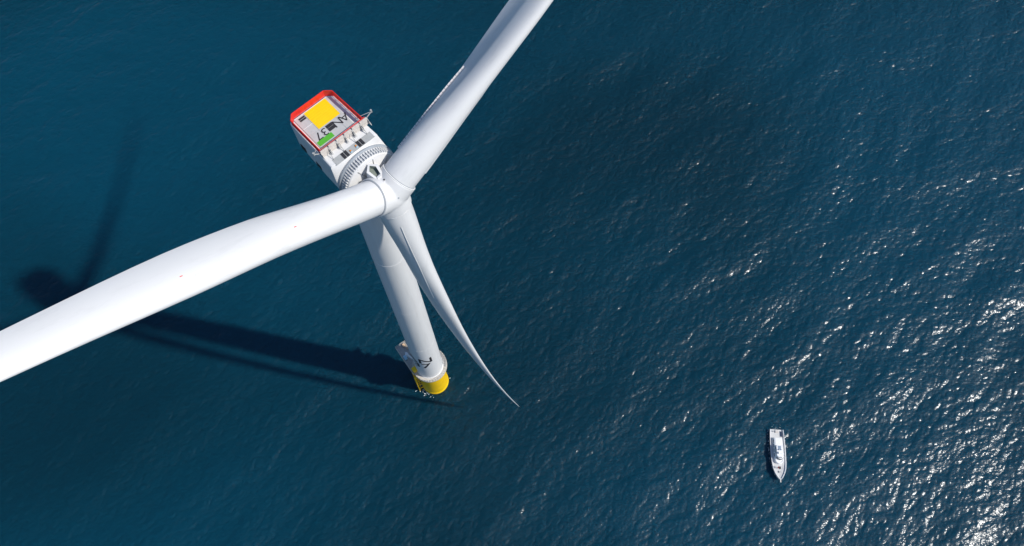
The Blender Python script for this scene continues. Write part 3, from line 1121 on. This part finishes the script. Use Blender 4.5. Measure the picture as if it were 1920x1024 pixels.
    tube(bm, (15.55, -0.18, 2.45), (15.55, 0.18, 2.45), 0.09, seg=8)
    obj("bow_roller", bm, M['beige'], root)
    # pulpit rail
    bm = bmesh.new()
    pts = []
    for x, hw, zs_, b0 in st[4:]:
        pts.append((x, hw - 0.06, zs_))
    for s in (-1, 1):
        pp = [Vector((x, s * y, z)) for x, y, z in pts]
        for a_, b_ in zip(pp[:-1], pp[1:]):
            tube(bm, a_ + Vector((0, 0, 0.75)), b_ + Vector((0, 0, 0.75)), 0.03, seg=5)
            tube(bm, a_, a_ + Vector((0, 0, 0.75)), 0.025, seg=5)
    obj("pulpit_rail", bm, white, root, True)
    return root

boat = build_boat()
stern = Vector((103.45, -15.1, 0))
bow = Vector((102.6, -29.6, 0))
dirb = (bow - stern).normalized()
boat.location = stern
boat.rotation_euler = (0, 0, math.atan2(dirb.y, dirb.x))
boat.scale = (1, 0.92, 0.66)

# ------------------------------------------------------------------ deckhand on the foredeck
def build_person():
    V = {}
    E = []
    def v(n, x, y, z, r): V[n] = (Vector((x, y, z)), r)
    v('pelvis', 0, 0, 0.95, 0.15)
    v('waist', 0.02, 0, 1.12, 0.15)
    v('chest', 0.03, 0, 1.34, 0.18)
    v('neck', 0.03, 0, 1.50, 0.065)
    v('head0', 0.05, 0, 1.58, 0.085)
    v('head1', 0.05, 0, 1.70, 0.095)
    E += [('pelvis', 'waist'), ('waist', 'chest'), ('chest', 'neck'), ('neck', 'head0'), ('head0', 'head1')]
    for s, n in ((1, 'l'), (-1, 'r')):
        v('hip' + n, 0, s * 0.11, 0.88, 0.10)
        v('knee' + n, 0.05 if s > 0 else -0.02, s * 0.13, 0.48, 0.065)
        v('ank' + n, 0.03 if s > 0 else -0.08, s * 0.14, 0.09, 0.045)
        v('toe' + n, 0.20 if s > 0 else 0.09, s * 0.16, 0.05, 0.045)
        v('sho' + n, 0.03, s * 0.20, 1.42, 0.075)
        v('elb' + n, 0.0, s * 0.30, 1.14, 0.052)
        v('wri' + n, 0.20, s * 0.26, 0.98, 0.035)
        v('pal' + n, 0.28, s * 0.25, 0.95, 0.036)
        E += [('pelvis', 'hip' + n), ('hip' + n, 'knee' + n), ('knee' + n, 'ank' + n), ('ank' + n, 'toe' + n),
              ('chest', 'sho' + n), ('sho' + n, 'elb' + n), ('elb' + n, 'wri' + n), ('wri' + n, 'pal' + n)]
    names = list(V)
    me = bpy.data.meshes.new('p')
    me.from_pydata([V[n][0] for n in names], [(names.index(a_), names.index(b_)) for a_, b_ in E], [])
    o = bpy.data.objects.new('p', me)
    COL.objects.link(o)
    o.modifiers.new('s', 'SKIN')
    for i, n in enumerate(names):
        d_ = me.skin_vertices[0].data[i]
        d_.radius = (V[n][1], V[n][1])
        d_.use_root = n == 'pelvis'
    sb = o.modifiers.new('u', 'SUBSURF')
    sb.levels = sb.render_levels = 1
    dg = bpy.context.evaluated_depsgraph_get()
    dg.update()
    out = bpy.data.meshes.new_from_object(o.evaluated_get(dg))
    bpy.data.objects.remove(o)
    bpy.data.meshes.remove(me)
    bm = bmesh.new()
    bm.from_mesh(out)
    bpy.data.meshes.remove(out)
    # five fingers on each hand
    for s in (1, -1):
        for k, (dy, ln) in enumerate(((0.030, 0.07), (0.010, 0.085), (-0.010, 0.08), (-0.030, 0.065))):
            a_ = Vector((0.29, s * 0.25 + dy, 0.945))
            m_ = a_ + Vector((ln * 0.55, 0, -0.012))
            tube(bm, a_, m_, 0.011, 0.010, seg=6)
            tube(bm, m_, m_ + Vector((ln * 0.4, 0, -0.035)), 0.010, 0.008, seg=6)
        tube(bm, (0.255, s * 0.215, 0.955), (0.305, s * 0.185, 0.93), 0.012, 0.009, seg=6)
    skin = paint('skin', (0.45, 0.27, 0.19), 0.6, 0.05, 8)
    jacket = paint('red_jacket', (0.62, 0.03, 0.03), 0.7, 0.08, 6)
    trouser = paint('navy_trousers', (0.02, 0.025, 0.05), 0.8, 0.1, 6)
    shoe = paint('dark_shoes', (0.02, 0.02, 0.02), 0.7, 0.1, 6)
    for f in bm.faces:
        c_ = f.calc_center_median()
        if c_.z > 1.49 or (c_.x > 0.19 and 0.88 < c_.z < 1.02): f.material_index = 0
        elif c_.z > 0.97 or abs(c_.y) > 0.22 and c_.z > 0.85: f.material_index = 1
        elif c_.z > 0.09: f.material_index = 2
        else: f.material_index = 3
        f.smooth = True
    p_ = obj("person", bm, [skin, jacket, trouser, shoe])
    # hair
    bm = bmesh.new()
    bmesh.ops.create_uvsphere(bm, u_segments=14, v_segments=10, radius=0.105, matrix=Matrix.Translation((0.03, 0, 1.72)))
    bmesh.ops.delete(bm, geom=[v_ for v_ in bm.verts if v_.co.x > 0.09 and v_.co.z < 1.74 or v_.co.z < 1.65], context='VERTS')
    obj("hair", bm, paint('dark_hair', (0.03, 0.02, 0.015), 0.7, 0.1, 9), p_, True)
    tag(p_, "person in a red jacket and dark trousers standing on the boat's foredeck", "person")
    return p_
dh = build_person()
bz = boat.rotation_euler.z
loc = Matrix.Rotation(bz, 4, 'Z') @ Vector((11.4, -0.57, 0))
dh.location = boat.location + loc + Vector((0, 0, 1.01))
dh.rotation_euler = (0, 0, bz + R(70))

# ------------------------------------------------------------------ white water at the waterlines
rng2 = random.Random(5)
bm = bmesh.new()
def fleck(px, py, r):
    n_ = rng2.randint(5, 8)
    el, an = rng2.uniform(0.35, 1.0), rng2.uniform(0, math.pi)
    vs = []
    for i in range(n_):
        t = 2 * math.pi * i / n_
        q = r * rng2.uniform(0.55, 1.25)
        ux, uy = q * math.cos(t), q * math.sin(t) * el
        x_, y_ = px + ux * math.cos(an) - uy * math.sin(an), py + ux * math.sin(an) + uy * math.cos(an)
        vs.append(bm.verts.new((x_, y_, sea_height(x_, y_) + 0.07)))
    bm.faces.new(vs)
for i in range(55):                      # round the foundation, most of it by the boat landing
    a_ = R(rng2.gauss(215, 28)) if i < 46 else rng2.uniform(0, 2 * math.pi)
    rr = 4.2 + abs(rng2.gauss(0, 0.9 if i < 46 else 0.35))
    fleck(rr * math.cos(a_), rr * math.sin(a_), rng2.uniform(0.05, 0.22))
dx_, dy_ = math.cos(bz), math.sin(bz)
for i in range(120):                      # along the boat's hull and a little astern
    u = rng2.uniform(-1.6, 15.2)
    hw_ = interp(u, [-1.6, 0, 4, 9, 13, 15.2], [1.6, 2.15, 2.3, 2.05, 0.9, 0.2])
    vv = (hw_ + abs(rng2.gauss(0, 0.22))) * rng2.choice((-1, 1)) if u > 0 else rng2.uniform(-1.6, 1.6)
    fleck(boat.location.x + dx_ * u - dy_ * vv, boat.location.y + dy_ * u + dx_ * vv, rng2.uniform(0.04, 0.15))
fm = obj("foam", bm, paint('foam_white', (0.62, 0.68, 0.70), 0.7, 0.1, 3))
tag(fm, "thin flecks of white foam at the waterlines of the yellow base and the boat", "foam", kind="stuff")
